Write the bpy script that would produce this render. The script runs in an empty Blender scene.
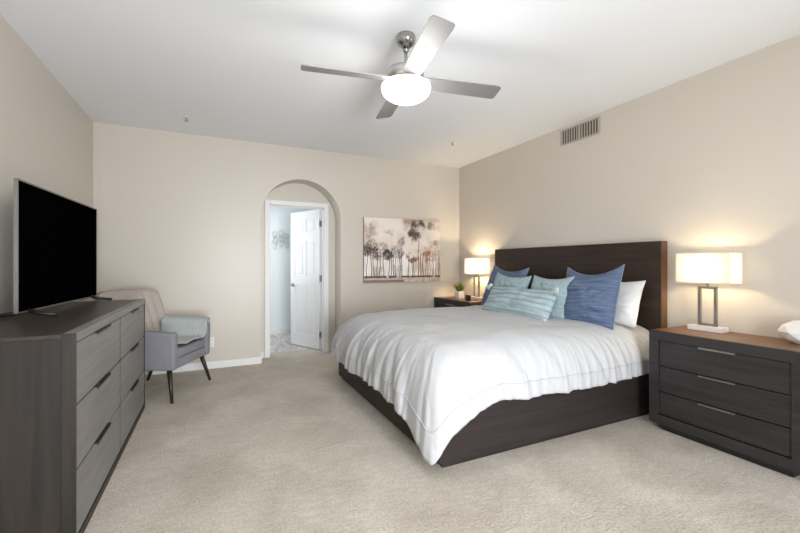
import bpy, bmesh, math, random
from mathutils import Vector, Matrix, noise
import numpy as np
PI = math.pi
D = math.radians
S = bpy.context.scene
COL = S.collection

# ------------------------------------------------------------ camera
cam = bpy.data.cameras.new('camera'); camo = bpy.data.objects.new('camera', cam); COL.objects.link(camo)
camo.location = (0, 0, 1.24); camo.rotation_euler = (PI/2, 0, -math.atan(185/390))
cam.sensor_width = 36; cam.lens = 390/800*36; cam.shift_y = -2.5/800; cam.clip_start = .05
S.camera = camo
# ------------------------------------------------------------ world, light, exposure
w = bpy.data.worlds.new('sky'); S.world = w; w.use_nodes = True
bg = w.node_tree.nodes['Background']; bg.inputs[0].default_value = (.75, .87, 1, 1); bg.inputs[1].default_value = 1.0
S.view_settings.view_transform = 'Standard'; S.view_settings.look = 'None'
S.view_settings.exposure = -0.35; S.view_settings.gamma = 1
S.view_settings.use_curve_mapping = False
def area(name, loc, rot, sx, sy, energy, col):
    l = bpy.data.lights.new(name, 'AREA'); l.shape = 'RECTANGLE'; l.size = sx; l.size_y = sy; l.energy = energy; l.color = col
    o = bpy.data.objects.new(name, l); COL.objects.link(o); o.location = loc; o.rotation_euler = rot
    return o
def point(name, loc, energy, col, r=.03):
    l = bpy.data.lights.new(name, 'POINT'); l.energy = energy; l.color = col; l.shadow_soft_size = r
    o = bpy.data.objects.new(name, l); COL.objects.link(o); o.location = loc
    return o
DAY = (.93, .965, 1)
area('patio_daylight', (.75, -1.90, 1.15), (PI/2, 0, 0), 1.6, 2.1, 195, DAY).data.spread = D(125)       # outside the patio window behind the camera
area('ceiling_fill', (.75, -2.9, .02), (PI-D(38), 0, 0), 2.8, 2.0, 130, (1, .985, .96))   # added fill, low outside and tilted up to brighten the ceiling
area('side_fill', (3.85, -.45, 1.35), (PI/2, 0, PI/2), 1.6, 1.4, 28, DAY)      # added fill for the dresser fronts, outside an unseen side window
area('left_fill', (-1.47, -.70, 1.4), (PI/2, 0, -PI/2), 1.4, 1.4, 18, DAY)    # added fill for right wall and duvet, through an unseen left window
area('bathroom_daylight', (-.12, 6.5, 1.6), (PI/2, 0, -PI/2), 1.2, 1.2, 27, (.95, .98, 1))
WARM = (1, .78, .48)
point('near_bulb', (3.35, 1.66, 1.20), 11, WARM, .035)
point('far_bulb', (3.35, 4.53, 1.20), 28, WARM, .035)
point('fan_bulb', (1.143, 2.317, 2.20), 17, (1, .97, .93), .14)

# ------------------------------------------------------------ materials
MATS = {}
def mat(name, col, rough=.6, metal=0, **kw):
    if name in MATS: return MATS[name]
    m = bpy.data.materials.new(name); m.use_nodes = True; MATS[name] = m
    b = m.node_tree.nodes['Principled BSDF']
    b.inputs['Base Color'].default_value = (*col, 1); b.inputs['Roughness'].default_value = rough; b.inputs['Metallic'].default_value = metal
    for k, v in kw.items(): b.inputs[k.replace('_', ' ')].default_value = v
    return m
def N(m, t, **kw):
    n = m.node_tree.nodes.new(t)
    for k, v in kw.items(): setattr(n, k, v)
    return n
def L(m, a, b): m.node_tree.links.new(a, b)
def coords(m, scale=(1, 1, 1), rot=(0, 0, 0), which='Object'):
    tc = N(m, 'ShaderNodeTexCoord'); mp = N(m, 'ShaderNodeMapping')
    mp.inputs['Scale'].default_value = scale; mp.inputs['Rotation'].default_value = rot
    L(m, tc.outputs[which], mp.inputs[0]); return mp.outputs[0]
def noisecol(m, c1, c2, scale, vec, detail=5, lo=.35, hi=.65, dist=0):
    n = N(m, 'ShaderNodeTexNoise'); n.inputs['Scale'].default_value = scale; n.inputs['Detail'].default_value = detail
    n.inputs['Distortion'].default_value = dist
    L(m, vec, n.inputs['Vector'])
    r = N(m, 'ShaderNodeValToRGB'); r.color_ramp.elements[0].position = lo; r.color_ramp.elements[1].position = hi
    r.color_ramp.elements[0].color = (*c1, 1); r.color_ramp.elements[1].color = (*c2, 1)
    L(m, n.outputs[0], r.inputs[0]); return r.outputs[0], n.outputs[0]
def setcol(m, out): L(m, out, m.node_tree.nodes['Principled BSDF'].inputs['Base Color'])
def bump(m, out, strength, dist=.01):
    b = N(m, 'ShaderNodeBump'); b.inputs['Strength'].default_value = strength; b.inputs['Distance'].default_value = dist
    L(m, out, b.inputs['Height']); L(m, b.outputs[0], m.node_tree.nodes['Principled BSDF'].inputs['Normal'])
def mix(m, a, b, fac, mode='MULTIPLY'):
    x = N(m, 'ShaderNodeMix', data_type='RGBA', blend_type=mode)
    x.inputs[0].default_value = fac; L(m, a, x.inputs[6])
    if isinstance(b, tuple): x.inputs[7].default_value = (*b, 1)
    else: L(m, b, x.inputs[7])
    return x.outputs[2]
def plaster(name, col, sc=70, st=.12, rgh=.75):
    m = mat(name, col, rgh); v = coords(m)
    n = N(m, 'ShaderNodeTexNoise'); n.inputs['Scale'].default_value = sc; n.inputs['Detail'].default_value = 3; L(m, v, n.inputs['Vector'])
    bump(m, n.outputs[0], st, .006); return m
WALL = plaster('beige_wall_paint', (.60, .55, .482), 70, .10, .36)
CEIL = plaster('ceiling_paint', (.88, .90, .935), 60, .1)
BATHW = plaster('pale_green_paint', (.80, .84, .85))
TRIM = mat('white_trim_paint', (.80, .80, .79), .4)
CARPET = mat('carpet', (.5, .45, .38), .95)
v = coords(CARPET)
c1, n1 = noisecol(CARPET, (.54, .48, .405), (.72, .655, .57), 2.2, v, 5, .3, .7, .6)
c2, n2 = noisecol(CARPET, (.72, .72, .72), (1.08, 1.08, 1.08), 75, v, 4, .3, .68)
c3, n3 = noisecol(CARPET, (.86, .86, .86), (1.05, 1.05, 1.05), 14, coords(CARPET, (1, 2.2, 1), (0, 0, .5)), 4, .3, .7)
setcol(CARPET, mix(CARPET, mix(CARPET, c1, c2, .8), c3, .8)); bump(CARPET, n2, .9, .012)
def wood(name, c1, c2, axis='x', rough=.45, sc=1, spec=.5):
    m = mat(name, c1, rough); s = {'x': (1.2, 22, 22), 'y': (22, 1.2, 22), 'z': (22, 22, 1.2)}[axis]
    v = coords(m, tuple(k*sc for k in s))
    c, n = noisecol(m, c1, c2, 1.4, v, 7, .3, .72, .5); setcol(m, c); bump(m, n, .12, .004)
    m.node_tree.nodes['Principled BSDF'].inputs['Specular IOR Level'].default_value = spec
    return m
DARKY = wood('espresso_wood_along_y', (.022, .0135, .0105), (.042, .027, .020), 'y', .5, 1, .3)
DARKX = wood('espresso_wood_along_x', (.020, .0145, .0145), (.038, .029, .028), 'x', .5, 1, .3)
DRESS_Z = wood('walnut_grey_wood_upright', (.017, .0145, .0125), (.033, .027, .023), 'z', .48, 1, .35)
DRESS_LIT_Y = wood('walnut_grey_wood_lit_along_y', (.165, .158, .150), (.235, .225, .213), 'y', .42, 1, .5)  # same wood as the sides; daylight on the front put into a paler colour
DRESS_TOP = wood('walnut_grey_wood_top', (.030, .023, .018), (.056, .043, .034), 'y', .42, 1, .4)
NS_Y = wood('charcoal_wood_along_y', (.021, .018, .019), (.040, .035, .036), 'y', .48, 1, .35)
NS_TOP = wood('lamplit_charcoal_wood_top', (.10, .043, .015), (.19, .084, .030), 'y', .4)  # dark wood with the lamps' warm light put into its colour
BLACK = mat('black_metal', (.012, .012, .013), .4)
GAP = mat('black_gap', (.006, .006, .006), .9)
NICKEL = mat('brushed_nickel', (.60, .585, .56), .28, 1)
DNICKEL = mat('dark_brushed_nickel', (.36, .34, .32), .35, 1)
MARBLE = mat('white_marble', (.80, .78, .76), .35)
WHITEP = mat('white_plastic', (.8, .8, .79), .4)

# ------------------------------------------------------------ helpers
def link(name, bm, material, parent=None, smooth=False):
    bmesh.ops.recalc_face_normals(bm, faces=bm.faces[:])
    me = bpy.data.meshes.new(name); bm.to_mesh(me); bm.free()
    if material is not None: me.materials.append(material)
    if smooth:
        for p in me.polygons: p.use_smooth = True
    o = bpy.data.objects.new(name, me); COL.objects.link(o)
    if parent is not None: o.parent = parent
    return o
def thing(name, label, cat, loc=(0, 0, 0), rz=0, group=None):
    o = bpy.data.objects.new(name, None); COL.objects.link(o); o.empty_display_size = .1
    o.location = loc; o.rotation_euler = (0, 0, rz); tag(o, label, cat, group); return o
def tag(o, label, cat, group=None):
    o['label'] = label; o['category'] = cat
    if group: o['group'] = group
    return o
def struct(o): o['kind'] = 'structure'; return o
def dup(root, label, loc=None):
    r = root.copy(); COL.objects.link(r); r['label'] = label
    if loc: r.location = loc
    for ch in list(root.children):
        c = ch.copy(); COL.objects.link(c); c.parent = r
        for g in list(ch.children):
            d = g.copy(); COL.objects.link(d); d.parent = c
    return r
def bx(bm, x0, x1, y0, y1, z0, z1, bev=0, mtx=None, seg=2):
    t = bmesh.new(); bmesh.ops.create_cube(t, size=1)
    for q in t.verts: q.co = Vector(((x0+x1)/2+q.co.x*(x1-x0), (y0+y1)/2+q.co.y*(y1-y0), (z0+z1)/2+q.co.z*(z1-z0)))
    if bev: bmesh.ops.bevel(t, geom=t.edges[:], offset=bev, segments=seg, affect='EDGES', profile=.5)
    if mtx: t.transform(mtx)
    merge(bm, t)
def merge(bm, t):
    me = bpy.data.meshes.new('tmp'); t.to_mesh(me); t.free(); bm.from_mesh(me); bpy.data.meshes.remove(me)
def box(name, m, dims, parent=None, bev=.003, mtx=None, smooth=False):
    bm = bmesh.new(); bx(bm, *dims, bev, mtx); return link(name, bm, m, parent, smooth)
def lathe(bm, prof, seg=40, mtx=None, cap=True):
    t = bmesh.new(); rings = []
    for r, z in prof:
        rings.append([t.verts.new((r*math.cos(2*PI*k/seg), r*math.sin(2*PI*k/seg), z)) for k in range(seg)])
    for a, b in zip(rings, rings[1:]):
        for k in range(seg): t.faces.new((a[k], a[(k+1) % seg], b[(k+1) % seg], b[k]))
    if cap:
        if prof[0][0] > 1e-4: t.faces.new(rings[0])
        if prof[-1][0] > 1e-4: t.faces.new(rings[-1])
    bmesh.ops.remove_doubles(t, verts=t.verts[:], dist=1e-6)
    if mtx: t.transform(mtx)
    merge(bm, t)
def tube(bm, pts, rad, seg=10, closed=False):
    pts = [Vector(p) for p in pts]; n = len(pts); rs = rad if isinstance(rad, (list, tuple)) else [rad]*n
    rings = []; up = None
    for i, p in enumerate(pts):
        d = (pts[min(i+1, n-1)]-pts[max(i-1, 0)]).normalized()
        if up is None: up = d.orthogonal().normalized()
        up = (up-d*up.dot(d)); up = up.normalized() if up.length > 1e-5 else d.orthogonal().normalized()
        sd = d.cross(up)
        rings.append([bm.verts.new(p+(up*math.cos(2*PI*k/seg)+sd*math.sin(2*PI*k/seg))*rs[i]) for k in range(seg)])
    for a, b in zip(rings, rings[1:]):
        for k in range(seg): bm.faces.new((a[k], a[(k+1) % seg], b[(k+1) % seg], b[k]))
    bm.faces.new(rings[0]); bm.faces.new(rings[-1])
def grid(bm, fn, nu, nv, close_u=False):
    V = [[bm.verts.new(fn(i/nu, j/nv)) for i in range(nu+(0 if close_u else 1))] for j in range(nv+1)]
    for j in range(nv):
        for i in range(nu):
            i2 = (i+1) % len(V[0])
            bm.faces.new((V[j][i], V[j][i2], V[j+1][i2], V[j+1][i]))
    return V
def frame4(bm, plane, fixed0, fixed1, a0, a1, b0, b1, wd):   # mitred rectangular frame, plane 'x' = lies in yz
    for (p, q) in (((a0, b0, a1, b0), (a0+wd, b0+wd, a1-wd, b0+wd)), ((a1, b0, a1, b1), (a1-wd, b0+wd, a1-wd, b1-wd)),
                   ((a1, b1, a0, b1), (a1-wd, b1-wd, a0+wd, b1-wd)), ((a0, b1, a0, b0), (a0+wd, b1-wd, a0+wd, b0+wd))):
        c = [(p[0], p[1]), (p[2], p[3]), (q[2], q[3]), (q[0], q[1])]
        mk = (lambda f, a, b: (f, a, b)) if plane == 'x' else (lambda f, a, b: (a, f, b))
        f0 = [bm.verts.new(mk(fixed0, *k)) for k in c]; f1 = [bm.verts.new(mk(fixed1, *k)) for k in c]
        bm.faces.new(f0); bm.faces.new(f1)
        for k in range(4): bm.faces.new((f0[k], f0[(k+1) % 4], f1[(k+1) % 4], f1[k]))

# ------------------------------------------------------------ room shell
XL, XR, YB, YR, ZC = -1.17, 3.47, 5.14, -1.70, 2.75
TH = .28; BY = YB+TH          # arch recess depth; plane of the recessed door wall
struct(box('floor', CARPET, (XL-.1, XR+.1, YR-.1, BY+.26, -.1, 0), bev=0))
struct(box('ceiling', CEIL, (XL-.1, XR+.1, YR-.1, BY+.12, ZC, ZC+.1), bev=0))
def wall_with_hole(name, m, plane, f0, f1, a0, a1, h0, h1, z0, z1):
    bm = bmesh.new()
    def b(aa, ab, za, zb):
        if plane == 'y': bx(bm, aa, ab, f0, f1, za, zb)
        else: bx(bm, f0, f1, aa, ab, za, zb)
    b(a0, h0, 0, ZC); b(h1, a1, 0, ZC); b(h0, h1, z1, ZC)
    if z0 > 0: b(h0, h1, 0, z0)
    return struct(link(name, bm, m))
wall_with_hole('wall_right', WALL, 'x', XR, XR+.12, YR-.1, BY, -1.2, .3, .65, 2.05)
wall_with_hole('wall_rear', WALL, 'y', YR-.12, YR, XL, XR, 0, 1.5, .0, 2.2)
wall_with_hole('wall_left', WALL, 'x', XL-.12, XL, YR-.1, YB+.1, -1.35, -.05, .7, 2.1)
# back wall with arched recess
AX0, AX1, AZ = .517, 1.547, 1.835; AR = (AX1-AX0)/2; ACX = (AX0+AX1)/2
def archpts(n=40): return [(AX1, 0), (AX1, AZ*.5)]+[(ACX+AR*math.cos(PI*k/n), AZ+AR*.985*math.sin(PI*k/n)) for k in range(n+1)]+[(AX0, AZ*.5), (AX0, 0)]
bm = bmesh.new()
ap = archpts(); fr = [bm.verts.new((x, YB, z)) for x, z in ap]; bk = [bm.verts.new((x, BY, z)) for x, z in ap]
def outer(x, z):
    if z <= AZ: return (XR if x > ACX else XL, z)
    a = math.atan2(z-AZ, x-ACX); ca, sa = math.cos(a), math.sin(a)
    t = min(((XR-ACX)/ca if ca > 1e-6 else 1e9), ((XL-ACX)/ca if ca < -1e-6 else 1e9), (ZC-AZ)/sa if sa > 1e-6 else 1e9)
    return (ACX+ca*t, AZ+sa*t)
op = [outer(x, z) for x, z in ap]; ov = [bm.verts.new((x, YB, z)) for x, z in op]
for i in range(len(ap)-1):
    bm.faces.new((fr[i], fr[i+1], ov[i+1], ov[i])); bm.faces.new((fr[i], fr[i+1], bk[i+1], bk[i]))
    (xa, za), (xb, zb) = op[i], op[i+1]
    if abs(xa-xb) > .01 and abs(za-zb) > .01:
        bm.faces.new((ov[i], ov[i+1], bm.verts.new((XR if (xa+xb)/2 > ACX else XL, YB, ZC))))
bmesh.ops.remove_doubles(bm, verts=bm.verts[:], dist=1e-5)
struct(link('wall_back', bm, WALL))
# recessed wall round the door
DX0, DX1, DZ = .655, 1.385, 2.03
bm = bmesh.new(); bx(bm, AX0-.1, DX0-.012, BY, BY+.11, 0, ZC); bx(bm, DX1+.012, AX1+.1, BY, BY+.11, 0, ZC); bx(bm, DX0-.012, DX1+.012, BY, BY+.11, DZ+.012, ZC)
struct(link('wall_recess', bm, WALL))
# bathroom beyond
bm = bmesh.new()
bx(bm, -.1, 2.5, 7.22, 7.3, 0, 2.6); bx(bm, 2.4, 2.5, BY+.12, 7.22, 0, 2.6)
bx(bm, -.1, 2.5, BY+.112, BY+.12, 2.1, 2.6); bx(bm, -.1, DX0-.03, BY+.112, BY+.12, 0, 2.1); bx(bm, DX1+.03, 2.5, BY+.112, BY+.12, 0, 2.1)
bx(bm, -.1, 0, BY+.12, 5.85, 0, 2.6); bx(bm, -.1, 0, 7.15, 7.22, 0, 2.6); bx(bm, -.1, 0, 5.85, 7.15, 0, .95); bx(bm, -.1, 0, 5.85, 7.15, 2.25, 2.6)
struct(link('wall_bathroom', bm, BATHW))
struct(box('ceiling', CEIL, (-.1, 2.5, BY+.12, 7.3, 2.6, 2.65), bev=0))
TILE = mat('pale_wood_look_floor', (.5, .46, .42), .3)
c, n = noisecol(TILE, (.42, .37, .33), (.72, .69, .66), 3, coords(TILE, (6, 1, 1), (0, 0, .3)), 5); setcol(TILE, c)
struct(box('floor', TILE, (-.1, 2.5, BY+.26, 7.3, -.05, .002), bev=0))
bm = bmesh.new(); bx(bm, 0, 2.4, 7.205, 7.22, 0, .09, .003); struct(link('baseboard_bathroom', bm, TRIM))
# baseboards
def base(name, *segs):
    bm = bmesh.new()
    for d in segs: bx(bm, *d, .004)
    return struct(link(name, bm, TRIM))
base('baseboard_back', (XL, AX0+.004, YB-.014, YB, 0, .085), (AX1-.004, XR, YB-.014, YB, 0, .085))
base('baseboard_recess', (AX0+.0005, DX0-.068, BY-.013, BY, 0, .085), (AX1-.013, AX1, YB, BY, 0, .085), (AX0, AX0+.013, YB, BY, 0, .085))
base('baseboard_left', (XL, XL+.014, YR, YB-.014, 0, .085))
base('baseboard_right', (XR-.014, XR, YR, YB-.014, 0, .085))
base('baseboard_rear', (XL+.014, -.07, YR, YR+.014, 0, .085), (1.57, XR-.014, YR, YR+.014, 0, .085))
# door casing + jamb
bm = bmesh.new(); cw = .062
for y0, y1 in ((BY-.018, BY),):
    bx(bm, DX0-cw, DX0, y0, y1, 0, DZ+cw, .004); bx(bm, DX1, DX1+cw, y0, y1, 0, DZ+cw, .004); bx(bm, DX0, DX1, y0, y1, DZ, DZ+cw, .004)
bx(bm, DX0-.012, DX0, BY, BY+.125, 0, DZ); bx(bm, DX1, DX1+.012, BY, BY+.125, 0, DZ); bx(bm, DX0-.012, DX1+.012, BY, BY+.125, DZ, DZ+.012)
bx(bm, DX0, DX0+.012, BY+.04, BY+.075, 0, DZ); bx(bm, DX1-.012, DX1, BY+.04, BY+.075, 0, DZ); bx(bm, DX0, DX1, BY+.04, BY+.075, DZ-.012, DZ)
struct(link('trim_1', bm, TRIM))
# six-panel door, hinged right, standing open into the bathroom
DW = .70
door = struct(bpy.data.objects.new('door_1', None)); COL.objects.link(door)
door.location = (DX1-.004, BY+.135, 0); door.rotation_euler = (0, 0, PI-math.radians(65.5))   # local +x runs from hinge to latch
DOORM = mat('white_door_paint', (.80, .80, .80), .35)
bm = bmesh.new(); T = .035
cols = ((.10, .32), (.38, .60)); rows = ((.20, .92), (1.06, 1.58), (1.70, 1.91))
xs = [0, .10, .32, .38, .60, DW]; zs = [.012, .20, .92, 1.06, 1.58, 1.70, 1.91, DZ-.004]
for i in range(5):
    for j in range(7):
        x0, x1, z0, z1 = xs[i], xs[i+1], zs[j], zs[j+1]
        if i in (1, 3) and j in (1, 3, 5):
            bx(bm, x0, x1, .010, T-.010, z0, z1)
            bx(bm, x0+.03, x1-.03, .003, T-.003, z0+.03, z1-.03, .006)
        else: bx(bm, x0, x1, 0, T, z0, z1)
leaf = link('door_leaf', bm, DOORM, door)
bm = bmesh.new()
for s in (-1, 1):
    y = T/2+s*T/2
    tube(bm, [(DW-.06, y, .92), (DW-.06, y+s*.008, .92)], .028, 20); tube(bm, [(DW-.06, y, .92), (DW-.06, y+s*.05, .92)], .009, 12)
    tube(bm, [(DW-.05, y+s*.05, .92), (DW-.10, y+s*.052, .918), (DW-.17, y+s*.05, .915)], [.010, .009, .007], 12)
link('door_handle', bm, DNICKEL, leaf, True)
for z in (.22, 1.03, 1.82):
    bm = bmesh.new(); bx(bm, -.012, .012, -.012, .012, z-.045, z+.045, .002); bx(bm, 0, .004, .0, T, z-.045, z+.045)
    link('hinge', bm, DNICKEL, door)
# windows out of view; side and left ones added to let fill light in
GLASS = bpy.data.materials.new('window_glass'); GLASS.use_nodes = True
nt = GLASS.node_tree; nt.nodes.clear(); o_ = nt.nodes.new('ShaderNodeOutputMaterial'); mx = nt.nodes.new('ShaderNodeMixShader'); tr = nt.nodes.new('ShaderNodeBsdfTransparent'); gl = nt.nodes.new('ShaderNodeBsdfGlossy')
gl.inputs['Roughness'].default_value = .02; mx.inputs[0].default_value = .06
nt.links.new(tr.outputs[0], mx.inputs[1]); nt.links.new(gl.outputs[0], mx.inputs[2]); nt.links.new(mx.outputs[0], o_.inputs[0])
def window(idx, plane, f, a0, a1, z0, z1, depth):
    root = struct(bpy.data.objects.new('window_%d' % idx, None)); COL.objects.link(root)
    bm = bmesh.new(); frame4(bm, plane, f-depth/2, f+depth/2, a0, a1, z0, z1, .06)
    mid = (a0+a1)/2
    if plane == 'y': bx(bm, mid-.03, mid+.03, f-depth/2, f+depth/2, z0+.05, z1-.05)
    else: bx(bm, f-depth/2, f+depth/2, mid-.03, mid+.03, z0+.05, z1-.05)
    link('window_frame', bm, TRIM, root)
    bm = bmesh.new()
    if plane == 'y': bx(bm, a0+.05, a1-.05, f-.003, f+.003, z0+.05, z1-.05)
    else: bx(bm, f-.003, f+.003, a0+.05, a1-.05, z0+.05, z1-.05)
    link('window_pane', bm, GLASS, root)
window(1, 'y', YR-.06, 0, 1.5, 0, 2.2, .08)
window(2, 'x', XR+.06, -1.2, .3, .65, 2.05, .08)  # added unseen side window, opening for the fill on the dresser
window(4, 'x', XL-.06, -1.35, -.05, .7, 2.1, .08)  # added unseen left window, opening for the fill from that side
window(3, 'x', -.05, 5.85, 7.15, .95, 2.25, .08)

# ------------------------------------------------------------ dresser
dr = thing('dresser', 'long walnut grey six drawer dresser under the television', 'dresser', (0, 0, 0))
dx0, dx1, dy0, dy1, dz = -1.145, -.545, 2.125, 3.978, .938
bm = bmesh.new()
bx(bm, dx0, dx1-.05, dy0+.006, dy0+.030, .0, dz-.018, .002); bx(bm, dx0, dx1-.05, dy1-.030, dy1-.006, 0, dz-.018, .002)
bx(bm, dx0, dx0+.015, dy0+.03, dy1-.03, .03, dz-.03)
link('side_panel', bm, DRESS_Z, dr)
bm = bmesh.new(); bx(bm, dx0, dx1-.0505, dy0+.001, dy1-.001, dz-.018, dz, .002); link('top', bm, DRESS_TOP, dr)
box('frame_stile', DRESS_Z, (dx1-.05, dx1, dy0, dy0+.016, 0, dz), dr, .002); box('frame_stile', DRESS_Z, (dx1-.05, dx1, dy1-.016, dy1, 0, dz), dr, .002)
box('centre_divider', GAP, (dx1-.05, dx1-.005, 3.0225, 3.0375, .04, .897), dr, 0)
box('top_rail', DRESS_LIT_Y, (dx1-.05, dx1-.001, dy0+.0165, dy1-.0165, .898, dz-.0005), dr, .001); box('bottom_rail', DRESS_Z, (dx1-.05, dx1-.001, dy0+.0165, dy1-.0165, 0, .040), dr, .001)
bm = bmesh.new(); bx(bm, dx1-.055, dx1-.040, dy0+.03, dy1-.03, .03, dz-.03); link('back_board', bm, GAP, dr)
zz = [.042, .335, .620, .897]; ym = 3.03
for (ya, yb) in ((dy0+.019, ym-.008), (ym+.008, dy1-.019)):
    for k in range(3):
        z0, z1 = zz[k]+.004, zz[k+1]-.004
        bm = bmesh.new(); bx(bm, dx1-.036, dx1-.004, ya, yb, z0, z1, .002)
        d = link('drawer', bm, DRESS_LIT_Y, dr); yc = (ya+yb)/2; hw = .14
        bm = bmesh.new()
        bx(bm, dx1-.020, dx1+.009, yc-hw, yc+hw, z1+.0005, z1+.0035); bx(bm, dx1+.0065, dx1+.009, yc-hw, yc+hw, z1-.010, z1+.0035)
        link('handle', bm, BLACK, d)

# ------------------------------------------------------------ television
SCREEN = mat('black_screen', (.001, .001, .001), .6, Specular_IOR_Level=0.0)
SILV = mat('silver_bezel', (.22, .215, .205), .4, .7)
tvc = Vector((-.930, 3.405, 0)); ang = math.atan2(.061, 1.25)      # angle off the wall
tv = thing('television', 'large flat screen television with thin silver bezel standing on the dresser', 'television', (tvc.x, tvc.y, 0), -ang)
TW = .638; z0, z1 = .972, 1.700
bm = bmesh.new(); frame4(bm, 'x', -.012, .006, -TW, TW, z0, z1, .008); link('bezel', bm, SILV, tv)
box('screen', SCREEN, (-.008, .003, -TW+.0075, TW-.0075, z0+.0075, z1-.0075), tv, 0)
bm = bmesh.new(); bx(bm, -.026, -.0085, -TW+.03, TW-.03, z0+.03, z1-.03, .004); bx(bm, -.062, -.030, -.42, .42, z0+.06, z1-.3, .01)
link('back_cover', bm, mat('dark_grey_plastic', (.03, .03, .032), .5), tv)
for s in (-1, 1):
    bm = bmesh.new()
    y = s*(TW-.13)
    for e, dyy in ((.145, .03*s), (-.15, .03*s)):
        tube(bm, [(-.01, y, z0+.012), (-.01+e*.35, y+dyy*.4, .962), (-.01+e, y+dyy, .9495)], [.014, .012, .010], 8)
    link('foot', bm, BLACK, tv, True)

# ------------------------------------------------------------ armchair
CH = mat('grey_lavender_upholstery', (.27, .265, .29), .9)
c, n = noisecol(CH, (.20, .20, .225), (.28, .28, .305), 220, coords(CH), 3); setcol(CH, c); bump(CH, n, .4, .003)
CHB = mat('warm_taupe_upholstery', (.4, .37, .35), .9)
c, n = noisecol(CHB, (.40, .345, .31), (.50, .44, .40), 220, coords(CHB), 3); setcol(CHB, c); bump(CHB, n, .4, .003)
LEGM = mat('black_brown_wood', (.018, .013, .011), .35)
A = Vector((-.344, 3.99, 0)); B = Vector((-.048, 4.637, 0)); u = (B-A).normalized(); nrm = Vector((u.y, -u.x, 0))
ctr = (A+B)/2-nrm*.30
ch = thing('armchair', 'grey upholstered armchair with channel-tufted back in the corner', 'armchair', tuple(ctr), math.atan2(u.y, u.x))
# local: +x along front edge to far arm, -y is the front
HW = .345
def rbox(name, m, d, r, sub=2, tap=None, parent=ch):
    bm = bmesh.new(); bx(bm, *d, r, seg=4)
    if tap:
        for q in bm.verts: tap(q)
    return link(name, bm, m, parent, True)
rbox('seat_base', CH, (-HW+.05, HW-.05, -.30, .26, .285, .375), .02)
def seatpuff(q):
    if q.co.z > .42: q.co.z += .02*(1-(q.co.x/.3)**2)
rbox('seat_cushion', CH, (-HW+.085, HW-.085, -.30, .20, .372, .455), .03, tap=seatpuff)
for s in (-1, 1):
    def arm_tap(q, s=s):
        t = (q.co.y+.30)/.6
        if q.co.z > .45: q.co.z += .035*t*t+ .0
        q.co.x += s*.012*((q.co.z-.28)/.35)
    a0, a1 = (HW-.085, HW) if s > 0 else (-HW, -HW+.085)
    rbox('armrest', CH, (a0, a1, -.31, .30, .285, .625), .024, tap=arm_tap)
# channel-tufted back, curved in plan
bm = bmesh.new(); NU, NV = 72, 26
def backf(side):
    def f(a, b):
        x = (a*2-1)*HW*1.0; top = .985-.03*abs(a*2-1)**9
        z = .40+(top-.40)*b
        lean = .17*((z-.40)/.58)+.02*(1 if side else 0)
        wing = -.13*abs(a*2-1)**3 if a > .5 else -.02*abs(a*2-1)**3
        chn = .016*abs(math.sin(a*PI*9)) if side == 0 else 0
        edge = (1-max(abs(a*2-1), 0)**8)**.5*(1-b**10)**.5 if True else 1
        th = .055*edge
        y = .215+lean+wing+(-th-chn*edge if side == 0 else th)
        return Vector((x*(1+.0*b), y, z))
    return f
V0 = grid(bm, backf(0), NU, NV); V1 = grid(bm, backf(1), NU, NV)
for i in range(NU): bm.faces.new((V0[0][i], V0[0][i+1], V1[0][i+1], V1[0][i]))
bmesh.ops.remove_doubles(bm, verts=bm.verts[:], dist=1e-4)
link('backrest', bm, CHB, ch, True)
for sx in (-1, 1):
    for sy in (-1, 1):
        bm = bmesh.new()
        ft = Vector((sx*.355, -.30 if sy < 0 else .36, .0)); tp = Vector((sx*.285, -.235 if sy < 0 else .21, .30))
        d = (tp-ft)
        tube(bm, [ft+Vector((0, 0, .001)), ft+d*.5, tp], [.013, .018, .024], 14); link('leg', bm, LEGM, ch, True)
# knitted throw over the far arm
THR = mat('pale_aqua_knit', (.5, .62, .6), .95)
tc = N(THR, 'ShaderNodeTexCoord'); wv = N(THR, 'ShaderNodeTexWave'); wv.bands_direction = 'X'; wv.inputs['Scale'].default_value = 14; wv.inputs['Distortion'].default_value = 1.2
L(THR, tc.outputs['UV'], wv.inputs[0]); rr = N(THR, 'ShaderNodeValToRGB'); rr.color_ramp.elements[0].color = (.60, .67, .68, 1); rr.color_ramp.elements[1].color = (.80, .83, .82, 1)
L(THR, wv.outputs[1], rr.inputs[0]); setcol(THR, rr.outputs[0]); bump(THR, wv.outputs[1], .7, .01)
bm = bmesh.new()
path = [(HW+.030, .44), (HW+.034, .56), (HW+.028, .645), (HW-.03, .668), (HW-.088, .650), (HW-.112, .60), (HW-.120, .53), (HW-.150, .492), (HW-.24, .490), (HW-.38, .494), (HW-.52, .490)]
def thf(a, b):
    k = b*(len(path)-1); i = min(int(k), len(path)-2); t = k-i
    x = path[i][0]*(1-t)+path[i+1][0]*t; z = path[i][1]*(1-t)+path[i+1][1]*t
    y = .15-a*(.45-.02*max(0, b-.6))-.03*b*a+.03*math.sin(a*5)*max(0, b-.5)
    if .15 < b < .62: z += .03*max(0, (y+.30)/.6)**2
    rp = .006*math.sin(a*2*PI*7+b*3)
    nz = noise.noise(Vector((a*5, b*4, 3)))*.014
    return Vector((x-abs(rp)-max(0, nz)*.8, y+.012*math.sin(b*9)+nz, z+abs(rp)*.8+max(nz, 0)+.004))
grid(bm, thf, 70, 54)
uvl = bm.loops.layers.uv.new('UVMap')
for f in bm.faces:
    for lp in f.loops: lp[uvl].uv = (lp.vert.co.y*6, lp.vert.co.z)
thr = link('throw_blanket', bm, THR, None, True); thr.location = tuple(ctr); thr.rotation_euler = (0, 0, math.atan2(u.y, u.x))
md = thr.modifiers.new('thick', 'SOLIDIFY'); md.thickness = .008; md.offset = 1
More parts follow.
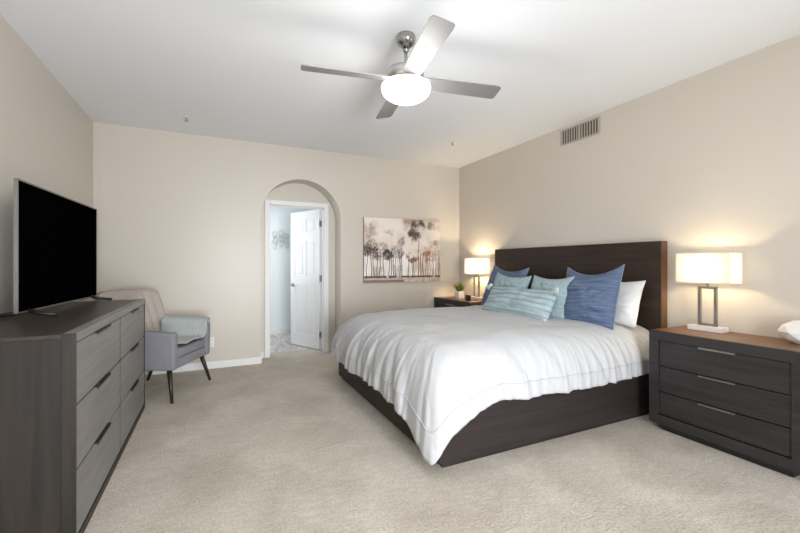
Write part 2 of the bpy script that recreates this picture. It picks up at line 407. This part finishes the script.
tag(thr, 'pale aqua knitted throw draped over the armchair arm', 'throw blanket')

# wall outlet behind the armchair
ol = thing('wall_outlet', 'white wall outlet low on the back wall beside the armchair', 'outlet', (-.045, YB, .315))
box('cover_plate', WHITEP, (-.036, .036, -.007, 0, -.060, .060), ol, .002)
for s in (-1, 1): box('socket', mat('off_white_plastic', (.7, .7, .68), .4), (-.016, .016, -.012, -.007, s*.026-.016, s*.026+.016), ol, .002)

# ------------------------------------------------------------ bed
bed = thing('bed', 'dark espresso wooden platform bed with tall flat headboard', 'bed', (0, 0, 0))
bx0, by0, by1 = 1.22, 2.02, 4.135
box('side_rail', DARKX, (bx0, 3.384, by0, by0+.035, .032, .40), bed, .002); box('side_rail', DARKX, (bx0, 3.384, by1-.035, by1, .032, .40), bed, .002)
box('foot_rail', DARKY, (bx0+.0, bx0+.035, by0+.0355, by1-.0355, .032, .40), bed, .002)
box('plinth', DARKX, (bx0+.03, 3.38, by0+.012, by1-.03, 0.0, .034), bed, 0)
box('mattress_deck', BLACK, (bx0+.04, 3.38, by0+.04, by1-.04, .30, .345), bed, 0)
hb = thing  # noqa
box('headboard', DARKY, (3.386, 3.4685, 2.022, 4.175, .09, 1.435), bed, .003)
box('headboard_edge_glow', wood('lamplit_edge_wood', (.10, .045, .018), (.17, .080, .034), 'z', .45), (3.388, 3.4665, 2.016, 2.0225, .09, 1.433), bed, .001)  # added strip, lamp glow on the headboard end put into its colour
MATT = mat('white_mattress_ticking', (.78, .78, .77), .8)
rb = bmesh.new(); bx(rb, 1.32, 3.38, 2.14, 4.03, .345, .635, .05, seg=4); mt = link('mattress', rb, MATT, None, True)
tag(mt, 'white mattress on the platform bed beneath the duvet', 'mattress')

DUV = mat('white_duvet_cotton', (.545, .552, .568), .85)
v = coords(DUV); n = N(DUV, 'ShaderNodeTexNoise'); n.inputs['Scale'].default_value = 9; n.inputs['Detail'].default_value = 5; n.inputs['Distortion'].default_value = .8; L(DUV, v, n.inputs['Vector']); bump(DUV, n.outputs[0], .35, .02)
def interp(tab, x):
    for (a, va), (b, vb) in zip(tab, tab[1:]):
        if x <= b:
            t = max(0, (x-a)/(b-a)); return tuple(p*(1-t)+q*t for p, q in zip(va, vb))
    return tab[-1][1]
# key stations along the U: (t, (Px,Py, Qx,Qy,Qz))
ST = [(0.00, (3.375, 2.12, 3.375, 1.985, .370)), (.10, (3.10, 2.12, 3.10, 1.975, .352)), (.25, (2.50, 2.12, 2.50, 1.970, .338)),
      (.36, (2.00, 2.12, 2.00, 1.965, .352)), (.44, (1.66, 2.12, 1.62, 1.965, .372)), (.485, (1.46, 2.125, 1.42, 1.955, .300)), (.515, (1.36, 2.15, 1.25, 1.950, .215)),
      (.54, (1.30, 2.195, 1.128, 1.945, .035)), (.565, (1.28, 2.26, 1.115, 2.10, .125)), (.60, (1.27, 2.42, 1.125, 2.37, .245)), (.68, (1.27, 2.90, 1.125, 2.90, .268)),
      (.76, (1.27, 3.40, 1.12, 3.42, .262)), (.83, (1.28, 3.80, 1.115, 3.90, .262)), (.865, (1.33, 3.97, 1.12, 4.15, .24)), (.89, (1.42, 4.06, 1.24, 4.25, .26)), (.93, (1.8, 4.09, 1.8, 4.24, .34)), (1.0, (3.375, 4.10, 3.375, 4.20, .37))]
def smoothtab(t):
    a = [interp(ST, min(1, max(0, t+d))) for d in (-.008, -.004, 0, .004, .008)]
    return [sum(k)/5 for k in zip(*a)]
def n1(x, s): return noise.noise(Vector((x, s, .37)))
def duvet_pt(t, s, off=0):
    Px, Py, Qx, Qy, Qz = smoothtab(t)
    Sx, Sy = max(Px, 2.15), 3.08
    ZT = .713
    P = Vector((Px, Py, ZT)); Q = Vector((Qx, Qy, Qz))
    inn = (Vector((Sx, Sy, 0))-Vector((Px, Py, 0))); dist = inn.length; inn = inn/dist
    Pin = P+inn*.26; Pin.z = ZT
    SPL = .42
    if s < SPL:
        k = s/SPL; p = Vector((Sx, Sy, ZT)).lerp(Pin, k)
        outw = -inn
    else:
        k = (s-SPL)/(1-SPL)
        outw = -inn; q2 = Vector((Q.x, Q.y, Q.z+(ZT-Q.z)*.62)); p1 = P-inn*.03; p1.z = ZT+.02
        a, b, c, d = (1-k)**3, 3*k*(1-k)**2, 3*k*k*(1-k), k**3
        p = Pin*a+p1*b+q2*c+Q*d
        ramp = max(0, (k-.06)/.94)**.9
        arc = t*46
        rid = (abs(n1(arc*.8+k*1.6, 1.3))*1.6-.35)*.052+(abs(n1(arc*2.1-k*1.1, 5.1))-.25)*.040
        corner = math.exp(-((t-.54)/.035)**2)
        p = p+outw*rid*ramp*(1-.55*corner)*(.6 if t < .5 else 1)
        p.z += n1(arc*1.1, 9.0)*(.008 if t < .53 else .016)*k**3
    w_ = p
    puff = .014*noise.noise(Vector((w_.x*1.7, w_.y*1.7, 1)))+.007*noise.noise(Vector((w_.x*5, w_.y*5, 4)))
    wr = .012*(abs(noise.noise(Vector((w_.x*2+w_.y*1.5, w_.y*4-w_.x*3, 7))))-.2)+.006*(abs(noise.noise(Vector((w_.x*7-w_.y*2, w_.y*6+w_.x*5, 2))))-.2)
    fade = 1-max(0, (s-SPL)/(1-SPL))
    crown = .03*max(0, 1-abs((w_.y-3.2)/1.0)**3)*min(1, max(0, (w_.x-1.3)/.9))
    head = -.0*(w_.x > 3.2)
    p.z += (puff+wr+crown)*fade+head
    return p
bm = bmesh.new(); NT, NS = 420, 84
V = grid(bm, lambda a, b: duvet_pt(a, b), NT, NS)
bmesh.ops.remove_doubles(bm, verts=bm.verts[:], dist=1e-4)
duv = link('duvet', bm, DUV, None, True)
md = duv.modifiers.new('thick', 'SOLIDIFY'); md.thickness = .012; md.offset = -1
tag(duv, 'white duvet with stitched border draped over the bed', 'duvet')
bm = bmesh.new()
def outp(t, s):
    p = duvet_pt(t, s); e = .002
    n_ = (duvet_pt(min(1, t+e), s)-duvet_pt(max(0, t-e), s)).cross(duvet_pt(t, min(1, s+e))-duvet_pt(t, s-e))
    n_ = n_.normalized() if n_.length > 0 else Vector((0, 0, 1))
    c = Vector((2.3, 3.08, .5))
    if n_.dot(p-c) < 0: n_ = -n_
    return p+n_*.0015
tube(bm, [outp(i/400, .905) for i in range(401)], .0036, 6)
link('border_stitching', bm, mat('pale_grey_cord', (.50, .51, .54), .8), duv, True)

# ------------------------------------------------------------ pillows
def fabric(name, c1, c2, sx, sy, scale=1, lo=.35, hi=.65, bs=.3):
    m = mat(name, c1, .9); v = coords(m, (sx, 1, sy))
    c, n = noisecol(m, c1, c2, scale, v, 5, lo, hi, .4); setcol(m, c); bump(m, n, bs, .006); return m
BLUE = fabric('streaked_denim_blue', (.040, .068, .140), (.18, .235, .36), 4, 110, 1.0, .3, .75)
AQUA = fabric('pale_aqua_linen', (.26, .36, .39), (.37, .47, .49), 30, 60, 1)
AQUAR = fabric('pale_aqua_ribbed', (.29, .39, .43), (.46, .55, .58), 8, 50, 1, .3, .7)
wvr = N(AQUAR, 'ShaderNodeTexWave'); wvr.bands_direction = 'Z'; wvr.inputs['Scale'].default_value = 5.6; wvr.inputs['Distortion'].default_value = 2.2; wvr.inputs['Detail Scale'].default_value = 1.2
L(AQUAR, coords(AQUAR, (.45, 1, 1)), wvr.inputs[0]); rr = N(AQUAR, 'ShaderNodeValToRGB'); rr.color_ramp.elements[0].color = (.68, .72, .74, 1); rr.color_ramp.elements[1].color = (1.05, 1.04, 1.03, 1); rr.color_ramp.elements[1].position = .45
L(AQUAR, wvr.outputs[1], rr.inputs[0]); pb = AQUAR.node_tree.nodes['Principled BSDF']; setcol(AQUAR, mix(AQUAR, pb.inputs['Base Color'].links[0].from_socket, rr.outputs[0], 1.0))
WHITEC = fabric('white_pillow_cotton', (.70, .70, .70), (.78, .78, .77), 5, 5, 1)
EDGE = mat('frayed_light_edge', (.25, .29, .38), .9)
def pillow(name, label, m, b, w_, h, t, lean, yaw=0, roll=0, seed=0, pinch=.10, sag=.05, group=None, ribs=0, rim=None, n=44):
    bm = bmesh.new(); rnd = seed*7.3
    def f(side):
        def g(a, c):
            U = a*2-1; V_ = c*2-1
            x = U*(w_/2)*(1-pinch*(1-V_*V_)); z = V_*(h/2)*(1-pinch*(1-U*U))
            if V_ > 0: z -= sag*(1-U*U)**1.0*V_
            e = ((1-abs(U)**2.3)*(1-abs(V_)**2.3)); th = t/2*max(e, 0)**.52
            th *= 1-.18*V_
            nz = noise.noise(Vector((U*1.6+rnd, V_*1.6, side)))*.03+(abs(noise.noise(Vector((U*3+rnd, V_*3.4, side))))-.2)*.03
            y = (-1 if side == 0 else 1)*(th+max(0, th/t*2)*nz)
            if ribs and side == 0: y -= .013*abs(math.sin((V_+.04*math.sin(U*4+V_*3))*PI*ribs/2))*min(1, e*4)
            return Vector((x, y, z+h/2))
        return g
    grid(bm, f(0), n, n); grid(bm, f(1), n, n)
    bmesh.ops.remove_doubles(bm, verts=bm.verts[:], dist=1e-5)
    o = link(name, bm, m, None, True)
    # local +x -> world -y, local -y (front) -> world -x
    M = Matrix.Translation(Vector(b)) @ Matrix.Rotation(yaw, 4, 'Z') @ Matrix.Rotation(-PI/2, 4, 'Z') @ Matrix.Rotation(-lean, 4, 'X') @ Matrix.Rotation(roll, 4, 'Y')
    o.matrix_world = M
    tag(o, label, 'pillow' if 'cushion' not in name else 'cushion', group)
    if rim:
        bm = bmesh.new(); g = f(0)
        pts = [g(k/30, 0) for k in range(31)]+[g(1, k/30) for k in range(1, 31)]+[g(1-k/30, 1) for k in range(1, 31)]+[g(0, 1-k/30) for k in range(1, 31)]
        pts = [Vector((p.x*1.008, 0, (p.z-h/2)*1.008+h/2)) for p in pts]
        tube(bm, pts, .004, 6); r_ = link('edge_trim', bm, rim, o, True)
    return o
pillow('bed_pillow', 'white bed pillow standing against the headboard nearest the large nightstand', WHITEC, (3.20, 2.46, .70), .72, .42, .17, D(17), D(-3), 0, 1, .05, .02)
pillow('cushion', 'denim blue square cushion in front of the white pillow', BLUE, (2.96, 2.44, .685), .56, .57, .21, D(20), D(2), D(-3), 2, .03, .085, 'denim blue cushions on the bed', rim=EDGE)
pillow('cushion', 'denim blue square cushion at the far side of the bed beside the far lamp', BLUE, (2.96, 3.63, .705), .66, .54, .18, D(20), D(-4), D(3), 3, .04, .06, 'denim blue cushions on the bed', rim=EDGE)
pillow('cushion', 'plain aqua square cushion between the near blue cushion and the ribbed lumbar cushion', AQUA, (2.87, 2.83, .70), .48, .46, .17, D(21), D(5), 0, 4, .06, .03, 'plain aqua cushions on the bed')
pillow('cushion', 'plain aqua square cushion between the far blue cushion and the ribbed lumbar cushion', AQUA, (2.82, 3.38, .705), .56, .46, .17, D(21), D(0), D(3), 5, .06, .03, 'plain aqua cushions on the bed')
lum = pillow('cushion', 'long ribbed aqua lumbar cushion with corner tassels in front of the others', AQUAR, (2.65, 3.03, .70), .91, .345, .19, D(30), D(2), 0, 6, .03, .01, ribs=7)
for (sx, sz) in ((-1, 0), (1, 0), (-1, 1), (1, 1)):
    bm = bmesh.new(); random.seed(sx*3+sz*5+9)
    c = Vector((sx*.448, -.035, .345*sz+(.02 if sz == 0 else -.012)))
    lathe(bm, [(0, .020), (.016, .015), (.021, 0), (.015, -.014), (0, -.018)], 12, Matrix.Translation(c))
    for k in range(40):
        a = random.uniform(0, 2*PI); r = random.uniform(.010, .036); e = c+Vector((math.cos(a)*r+sx*.015, math.sin(a)*r*.8-.018, -random.uniform(.035, .06)))
        tube(bm, [c+Vector((0, -.004, -.008)), c.lerp(e, .5)+Vector((math.cos(a)*.012, -.006, .006)), e], .0038, 5)
    link('tassel', bm, mat('pale_yarn', (.52, .62, .62), .9), lum, True)

# ------------------------------------------------------------ nightstands
def nightstand(label, y0, y1):
    ns = thing('nightstand', label, 'nightstand', (0, (y0+y1)/2, 0), 0, 'charcoal nightstands beside the bed')
    hw = (y1-y0)/2; x0, x1, zb, zt = 3.0, 3.455, .045, .738; f = .068
    bm = bmesh.new(); bx(bm, x0+.03, x1, -hw+.0015, -hw+.03, zb, zt-.03); bx(bm, x0+.03, x1, hw-.03, hw-.0015, zb, zt-.03); bx(bm, x0+.03, x1, -hw+.03, hw-.03, zb, zb+.02); bx(bm, x1-.01, x1, -hw+.03, hw-.03, zb, zt-.03)
    link('carcass', bm, NS_Y, ns)
    bm = bmesh.new(); frame4(bm, 'x', x0, x0+.03, -hw, hw, zb, zt, f); link('front_frame', bm, NS_Y, ns)
    box('top', NS_TOP, (x0+.0305, x1, -hw, hw, zt-.03, zt), ns, .002)
    box('plinth', BLACK, (x0+.03, x1-.01, -hw+.07, hw-.07, 0, zb), ns, 0)
    box('gap_board', GAP, (x0+.030, x0+.036, -hw+.04, hw-.04, zb+.03, zt-.035), ns, 0)
    zs_ = [zb+f, .287, .478, zt-f+.016]; zs_[0] = .118
    for k in range(3):
        a, b = zs_[k]+.003, min(zs_[k+1], zt-f)-.004
        d = box('drawer', NS_Y, (x0+.010, x0+.030, -hw+f+.003, hw-f-.003, a, b), ns, .0015)
        bm = bmesh.new(); bx(bm, x0-.006, x0+.012, -.105+.0, .105, b-.001, b+.0025); bx(bm, x0-.008, x0-.005, -.105, .105, b-.008, b+.0025)
        link('handle', bm, DNICKEL, d)
    return ns
nightstand('wide charcoal three drawer nightstand on the near side of the bed, showing all its drawers', .995, 1.879)
nightstand('charcoal nightstand in the far corner, mostly hidden behind the bed', 4.235, 5.118)

# ------------------------------------------------------------ table lamps
SHADE = bpy.data.materials.new('white_linen_shade'); SHADE.use_nodes = True
nt = SHADE.node_tree; nt.nodes.clear(); o_ = nt.nodes.new('ShaderNodeOutputMaterial'); mx = nt.nodes.new('ShaderNodeMixShader'); tr = nt.nodes.new('ShaderNodeBsdfTranslucent'); df = nt.nodes.new('ShaderNodeBsdfDiffuse')
tr.inputs[0].default_value = (.40, .41, .39, 1); df.inputs[0].default_value = (.80, .78, .74, 1); mx.inputs[0].default_value = .45
nt.links.new(df.outputs[0], mx.inputs[1]); nt.links.new(tr.outputs[0], mx.inputs[2]); nt.links.new(mx.outputs[0], o_.inputs[0])
def lamp(label, x, y):
    t = thing('table_lamp', label, 'table lamp', (x, y, .7385), 0, 'rectangular table lamps')
    box('base', MARBLE, (-.052, .052, -.112, .112, 0, .036), t, .003)
    bm = bmesh.new(); z0, z1 = .036, .333
    frame4(bm, 'x', -.010, .010, -.062, .062, z0, z1, .018); link('open_frame', bm, DNICKEL, t)
    bm = bmesh.new(); tube(bm, [(0, 0, z1), (0, 0, .40)], .008, 12); tube(bm, [(0, 0, .375), (0, 0, .415)], .015, 14)
    for s in (-1, 1): tube(bm, [(0, 0, .385), (0, s*.165, .365)], .0025, 6)
    link('socket', bm, DNICKEL, t, True)
    bm = bmesh.new(); hx, hy, a, b = .08, .178, .358, .586
    for (p, q) in (((-hx, -hy), (hx, -hy)), ((hx, -hy), (hx, hy)), ((hx, hy), (-hx, hy)), ((-hx, hy), (-hx, -hy))):
        bm.faces.new([bm.verts.new((*p, a)), bm.verts.new((*q, a)), bm.verts.new((*q, b)), bm.verts.new((*p, b))])
    bmesh.ops.remove_doubles(bm, verts=bm.verts[:], dist=1e-5)
    sh = link('lamp_shade', bm, SHADE, t)
    bm = bmesh.new()
    for z in (a, b-.006):
        bm = bmesh.new(); frame = [(-hx, -hy), (hx, -hy), (hx, hy), (-hx, hy)]
        bx(bm, -hx-.001, -hx+.001, -hy, hy, z, z+.006); bx(bm, hx-.001, hx+.001, -hy, hy, z, z+.006)
        bx(bm, -hx, hx, -hy-.001, -hy+.001, z, z+.006); bx(bm, -hx, hx, hy-.001, hy+.001, z, z+.006)
        link('shade_rim', bm, mat('cream_rim', (.62, .58, .50), .7), sh)
    return t
lamp('lit table lamp with white rectangular shade on the near nightstand', 3.35, 1.66)
lamp('lit table lamp with white rectangular shade in the far corner beside the plant', 3.35, 4.53)

# ------------------------------------------------------------ small things on nightstands
pt = thing('potted_plant', 'small green grass plant in a white pot on the far nightstand', 'potted plant', (3.20, 4.73, .7385))
bm = bmesh.new(); bx(bm, -.052, .052, -.052, .052, 0, .105, .008)
for q in bm.verts:
    k = .88+.12*q.co.z/.105; q.co.x *= k; q.co.y *= k
link('pot', bm, mat('white_ceramic', (.8, .8, .79), .3), pt)
bm = bmesh.new(); random.seed(4)
for k in range(230):
    a = random.uniform(0, 2*PI); r0 = random.uniform(0, .036); out = random.uniform(.01, .125); h = random.uniform(.10, .18)*(1-out*2.4)
    b0 = Vector((math.cos(a)*r0, math.sin(a)*r0, .098)); e = b0+Vector((math.cos(a)*out, math.sin(a)*out, h)); m_ = b0.lerp(e, .5)+Vector((0, 0, .02))
    sd = Vector((-math.sin(a), math.cos(a), 0))
    p = [b0-sd*.002, b0+sd*.002, m_+sd*.0022, e, m_-sd*.0022]; vs = [bm.verts.new(q) for q in p]
    bm.faces.new((vs[0], vs[1], vs[2], vs[4])); bm.faces.new((vs[4], vs[2], vs[3]))
G = mat('grass_green', (.14, .22, .05), .6); c, n = noisecol(G, (.05, .09, .02), (.24, .28, .07), 60, coords(G), 3); setcol(G, c)
link('grass_blades', bm, G, pt)
ck = thing('alarm_clock', 'small black square clock between the plant and the far lamp', 'clock', (3.125, 4.42, .7385), D(-20))
box('case', BLACK, (-.03, .03, -.046, .046, 0, .082), ck, .006)
box('face', mat('dark_clock_face', (.03, .03, .035), .15), (-.0325, -.0295, -.036, .036, .010, .072), ck, .001)
# faceted white ornament, cut by the right edge of the picture
bm = bmesh.new(); bmesh.ops.create_icosphere(bm, subdivisions=2, radius=1)
random.seed(11)
for q in bm.verts:
    q.co = q.co*(1+random.uniform(-.07, .06)); q.co.x *= .100; q.co.y *= .130; q.co.z *= .086
    if q.co.y > 0: q.co.z *= 1-.10*(q.co.y/.13)**2
    q.co.z = max(q.co.z, -.070)
zmin = min(q.co.z for q in bm.verts)
for q in bm.verts: q.co.z -= zmin
orn = link('ornament', bm, mat('matte_white_ceramic', (.78, .77, .76), .5)); orn.location = (3.34, 1.12, .7385)
tag(orn, 'white faceted ceramic ornament on the near nightstand at the right edge', 'ornament')

# ------------------------------------------------------------ painting
pn = thing('canvas_painting', 'unframed canvas painting of brown bare trees on the back wall', 'painting', (2.483, YB, 1.437))
PW, PH, PD = .616, .459, .035
box('canvas_edge', mat('canvas_side', (.33, .27, .24), .8), (-PW, PW, -PD, -.001, -PH, PH), pn, .002)
rng = np.random.default_rng(5); W_, H_ = 440, 330
def vnoise(sx, sy, seed):
    r = np.random.default_rng(seed).random((sy+2, sx+2)); yy = np.linspace(0, sy, H_); xx = np.linspace(0, sx, W_)
    yi = yy.astype(int); xi = xx.astype(int); fy = (yy-yi)[:, None]; fx = (xx-xi)[None]; fy = fy*fy*(3-2*fy); fx = fx*fx*(3-2*fx)
    g = lambda a, b: r[np.ix_(yi+a, xi+b)]
    return g(0, 0)*(1-fy)*(1-fx)+g(0, 1)*(1-fy)*fx+g(1, 0)*fy*(1-fx)+g(1, 1)*fy*fx
fbm = sum(vnoise(8*2**k, 6*2**k, 20+k)/2**k for k in range(5))/1.94
fine = vnoise(110, 90, 77)*.6+vnoise(200, 150, 78)*.4
Yg, Xg = np.mgrid[0:H_, 0:W_]; X = Xg/W_; Y = 1-Yg/H_        # row 0 = top
def lin(c): return np.array([(k/255)**2.2 for k in c])
img = lin((230, 219, 210))[None, None]*np.ones((H_, W_, 3))
def blend(mask, c):
    global img
    mask = np.clip(mask, 0, 1)[..., None]; img = img*(1-mask)+lin(c)[None, None]*mask
f2 = sum(vnoise(5*2**k, 4*2**k, 60+k)/2**k for k in range(6))/1.97
blend((f2-.42)*3.0, (202, 184, 172)); blend((vnoise(9, 8, 3)-.5)*1.6*(Y > .4), (238, 226, 218)); blend((f2-.55)*5*(Y > .5)*(fine > .4), (150, 126, 114))
blend((Y < .44)*(Y > .1)*np.clip((vnoise(26, 3, 8)-.30)*3, 0, .95), (240, 238, 238))
wx = (vnoise(14, 11, 31)-.5)*.05+(vnoise(40, 30, 33)-.5)*.03; wy = (vnoise(14, 11, 32)-.5)*.06+(vnoise(40, 30, 34)-.5)*.04
def crown(cx, cy, rx, ry, c, dens=.9):
    d = ((X+wx-cx)/rx)**2+((Y+wy-cy)/ry)**2
    blend(np.clip((1.15-d)*1.6, 0, 1)*np.clip((f2-.36)*4+(fine-.5)*1.5, .12, 1)*dens, c)
def trunk(cx, top, c, wd=.0035, lean=0):
    cxx = cx+lean*(Y-.1)+.005*np.sin(Y*17+cx*50); blend((np.abs(X-cxx) < wd*(1.3-Y))*(Y < top)*(Y > .07)*.95, c)
T1, T2, T3 = (62, 46, 42), (110, 90, 82), (158, 104, 62)
for cx, cy, rx, ry in ((.03, .50, .08, .11), (.12, .50, .07, .13), (.18, .44, .08, .12), (.30, .42, .07, .10), (.38, .47, .05, .12), (.43, .44, .06, .10), (.24, .46, .05, .08)): crown(cx, cy, rx, ry, T1, 1)
for cx, cy, rx, ry in ((.10, .60, .07, .06), (.22, .58, .06, .08), (.46, .72, .06, .06), (.46, .60, .035, .12), (.32, .80, .08, .05), (.12, .88, .08, .06), (.38, .55, .06, .06)): crown(cx, cy, rx, ry, T2, .75)
for cx, cy, rx, ry in ((.64, .90, .06, .08), (.73, .90, .05, .09), (.60, .80, .06, .08), (.68, .77, .06, .08), (.64, .67, .055, .08), (.75, .76, .035, .07)): crown(cx, cy, rx, ry, (84, 68, 62), 1)
crown(.62, .45, .10, .11, (204, 172, 150), .8); crown(.55, .45, .025, .08, T1, .8); crown(.62, .36, .07, .04, (112, 70, 50), .9)
for cx, cy, rx, ry in ((.80, .42, .07, .10), (.88, .46, .09, .14), (.96, .46, .06, .13)): crown(cx, cy, rx, ry, T3, 1)
for cx, cy, rx, ry in ((.83, .70, .05, .10), (.85, .90, .05, .07), (.93, .62, .05, .06)): crown(cx, cy, rx, ry, T2, .8)
for cx in (.03, .09, .12, .16, .19, .24, .31, .335, .36, .39, .45, .47): trunk(cx, .50, T1, .0040, .03*math.sin(cx*40))
for cx in (.56, .61, .63): trunk(cx, .38, (96, 62, 44), .0045)
for cx in (.695, .725, .755): trunk(cx, .95 if cx < .70 else .45, (96, 60, 42), .0055)
for cx in (.80, .825, .85, .885, .91, .935, .97, .99): trunk(cx, .48, (118, 70, 42), .0040, .02*math.sin(cx*60))
blend((X > .10)*(X < .24)*(Y < .24)*(Y > .1)*(fine-.2), T2); blend((X > .37)*(X < .48)*(Y < .27)*(Y > .1)*(fine-.2), T2); blend((X > .76)*(Y < .22)*(Y > .1)*(fine-.3), T3)
blend(np.clip((.115-Y)*20, 0, 1)*(.4+.6*vnoise(30, 12, 9)), (150, 128, 118)); blend((np.abs(Y-.088) < .014)*.9*(vnoise(24, 4, 10) > .25), T1)
blend((Y < .06)*.8*(vnoise(16, 6, 12)), (214, 198, 188)); blend((Y < .04)*(X < .5)*.8, T2)
nv = (W_)*(H_); co = np.zeros((H_, W_, 3)); co[..., 0] = (Xg/(W_-1)*2-1)*(PW-.001); co[..., 1] = -PD-.0012; co[..., 2] = (1-2*Yg/(H_-1))*(PH-.001)
me = bpy.data.meshes.new('painted_canvas'); idx = np.arange(nv).reshape(H_, W_)
q = np.stack([idx[1:, :-1], idx[1:, 1:], idx[:-1, 1:], idx[:-1, :-1]], -1).reshape(-1, 4)
me.from_pydata(co.reshape(-1, 3).tolist(), [], q.tolist())
ca = me.color_attributes.new('paint', 'FLOAT_COLOR', 'POINT'); ca.data.foreach_set('color', np.concatenate([img.reshape(-1, 3), np.ones((nv, 1))], 1).astype(np.float32).ravel())
PM = mat('oil_paint', (.5, .5, .5), .6); at = N(PM, 'ShaderNodeVertexColor'); at.layer_name = 'paint'; setcol(PM, at.outputs[0]); me.materials.append(PM)
po = bpy.data.objects.new('painted_face', me); COL.objects.link(po); po.parent = pn

# ------------------------------------------------------------ wall vent
vt = thing('air_vent', 'slatted white air vent high on the right wall', 'vent', (XR, 2.90, 2.63))
bm = bmesh.new(); frame4(bm, 'x', -.010, -.0005, -.245, .245, -.085, .085, .014); bx(bm, -.009, -.0008, -.012, .012, -.075, .075); link('vent_frame', bm, mat('painted_vent', (.42, .38, .32), .6), vt)
box('duct_shadow', mat('duct_dark', (.05, .045, .04), .9), (-.0025, -.0006, -.235, .235, -.075, .075), vt, 0)
bm = bmesh.new()
for k in range(15):
    y = -.225+k*.032
    if abs(y) < .012: continue
    bx(bm, -.012, .0, -.0035, .0035, -.072, .072, 0, Matrix.Translation((0, y, 0)) @ Matrix.Rotation(D(0), 4, 'Z') @ Matrix.Translation((-.0026, 0, 0)) @ Matrix.Diagonal((.6, 1.6, 1, 1)))
link('louvres', bm, MATS['painted_vent'], vt)

# ------------------------------------------------------------ ceiling sprinklers
def sprinkler(label, x, y):
    t = thing('sprinkler', label, 'sprinkler', (x, y, ZC), 0, 'ceiling sprinklers')
    bm = bmesh.new(); lathe(bm, [(.034, 0), (.034, -.004), (.022, -.007), (0, -.007)], 28); link('escutcheon', bm, WHITEP, t, True)
    bm = bmesh.new(); lathe(bm, [(.010, -.006), (.010, -.022), (.004, -.024), (.004, -.036), (.018, -.037), (.018, -.040), (0, -.040)], 18); link('deflector', bm, DNICKEL, t, True)
sprinkler('fire sprinkler on the ceiling near the left wall', -.265, 4.57)
sprinkler('fire sprinkler on the ceiling near the right wall', 2.655, 4.08)

# ------------------------------------------------------------ wall art in the bathroom
bm = bmesh.new(); random.seed(3)
for k in range(9):
    cx = -.10+(k % 3)*.10+random.uniform(-.015, .015); cz = .085-(k//3)*.085+.02*math.sin(k*2); r = .045+.01*math.sin(k*2.3)
    pts = [(cx+r*.75*math.cos(a)*(1+.3*math.sin(3*a+k)), -.018+.008*math.sin(a), cz+r*1.4*math.sin(a)) for a in [2*PI*j/18 for j in range(19)]]
    tube(bm, pts, .005, 6)
wa = link('wall_art', bm, NICKEL, None, True); wa.location = (1.06, 7.22, 1.67)
tag(wa, 'silver looped wire wall art seen through the open doorway', 'wall art')

# ------------------------------------------------------------ ceiling fan
fan = thing('ceiling_fan', 'brushed nickel ceiling fan with four blades and lit glass bowl', 'ceiling fan', (1.143, 2.317, ZC))
CHROME = mat('polished_nickel', (.40, .385, .37), .14, 1)
bm = bmesh.new(); lathe(bm, [(.060, 0), (.064, -.012), (.064, -.035), (.055, -.055), (.035, -.072), (.018, -.080), (.0, -.080)], 40); link('canopy', bm, CHROME, fan, True)
bm = bmesh.new(); tube(bm, [(0, 0, -.07), (0, 0, -.235)], .0115, 16); lathe(bm, [(.0, -.08), (.020, -.085), (.022, -.10), (.0115, -.112)], 20, cap=False); link('downrod', bm, CHROME, fan, True)
bm = bmesh.new(); lathe(bm, [(.012, -.205), (.030, -.212), (.034, -.222), (.105, -.226), (.118, -.232), (.120, -.286), (.112, -.290), (.112, -.302), (.125, -.306), (.128, -.318), (.110, -.322), (0, -.322)], 56)
link('motor_housing', bm, NICKEL, fan, True)
BL = mat('brushed_aluminium_blade', (.26, .26, .26), .5, .4)
for k in range(4):
    M = Matrix.Rotation(D(-10+90*k), 4, 'Z') @ Matrix.Translation((0, 0, -.298)) @ Matrix.Rotation(D(-13), 4, 'X')
    bm = bmesh.new(); n = 10
    out = [(.10, -.052), (.16, -.058), (.64, -.068), (.668, -.060), (.675, -.045), (.675, .052), (.668, .064), (.64, .068), (.16, .060), (.10, .052)]
    a = [bm.verts.new((x, y, .003)) for x, y in out]; b = [bm.verts.new((x, y, -.003)) for x, y in out]
    bm.faces.new(a); bm.faces.new(b)
    for i in range(len(out)): bm.faces.new((a[i], a[(i+1) % n], b[(i+1) % n], b[i]))
    bm.transform(M); bl = link('blade', bm, BL, fan)
    bm = bmesh.new(); bx(bm, .09, .19, -.022, .022, .0035, .008, .001); bm.transform(M); link('blade_iron', bm, NICKEL, bl)
BOWL = mat('glowing_frosted_glass', (.9, .9, .9), .3, Emission_Color=(1, .96, .90, 1), Emission_Strength=9.0)
bm = bmesh.new(); R_ = .163
prof = [(.120, -.323), (.150, -.326), (.162, -.338)]+[(R_*math.cos(a), -.350-.088*math.sin(a)) for a in [PI/2*i/12 for i in range(12)]]+[(0, -.438)]
lathe(bm, prof, 56, cap=False); link('glass_bowl', bm, BOWL, fan, True)
bm = bmesh.new(); lathe(bm, [(.123, -.3225), (.130, -.3225), (.130, -.330), (.123, -.330)], 56, cap=False); link('light_ring', bm, CHROME, fan, True)
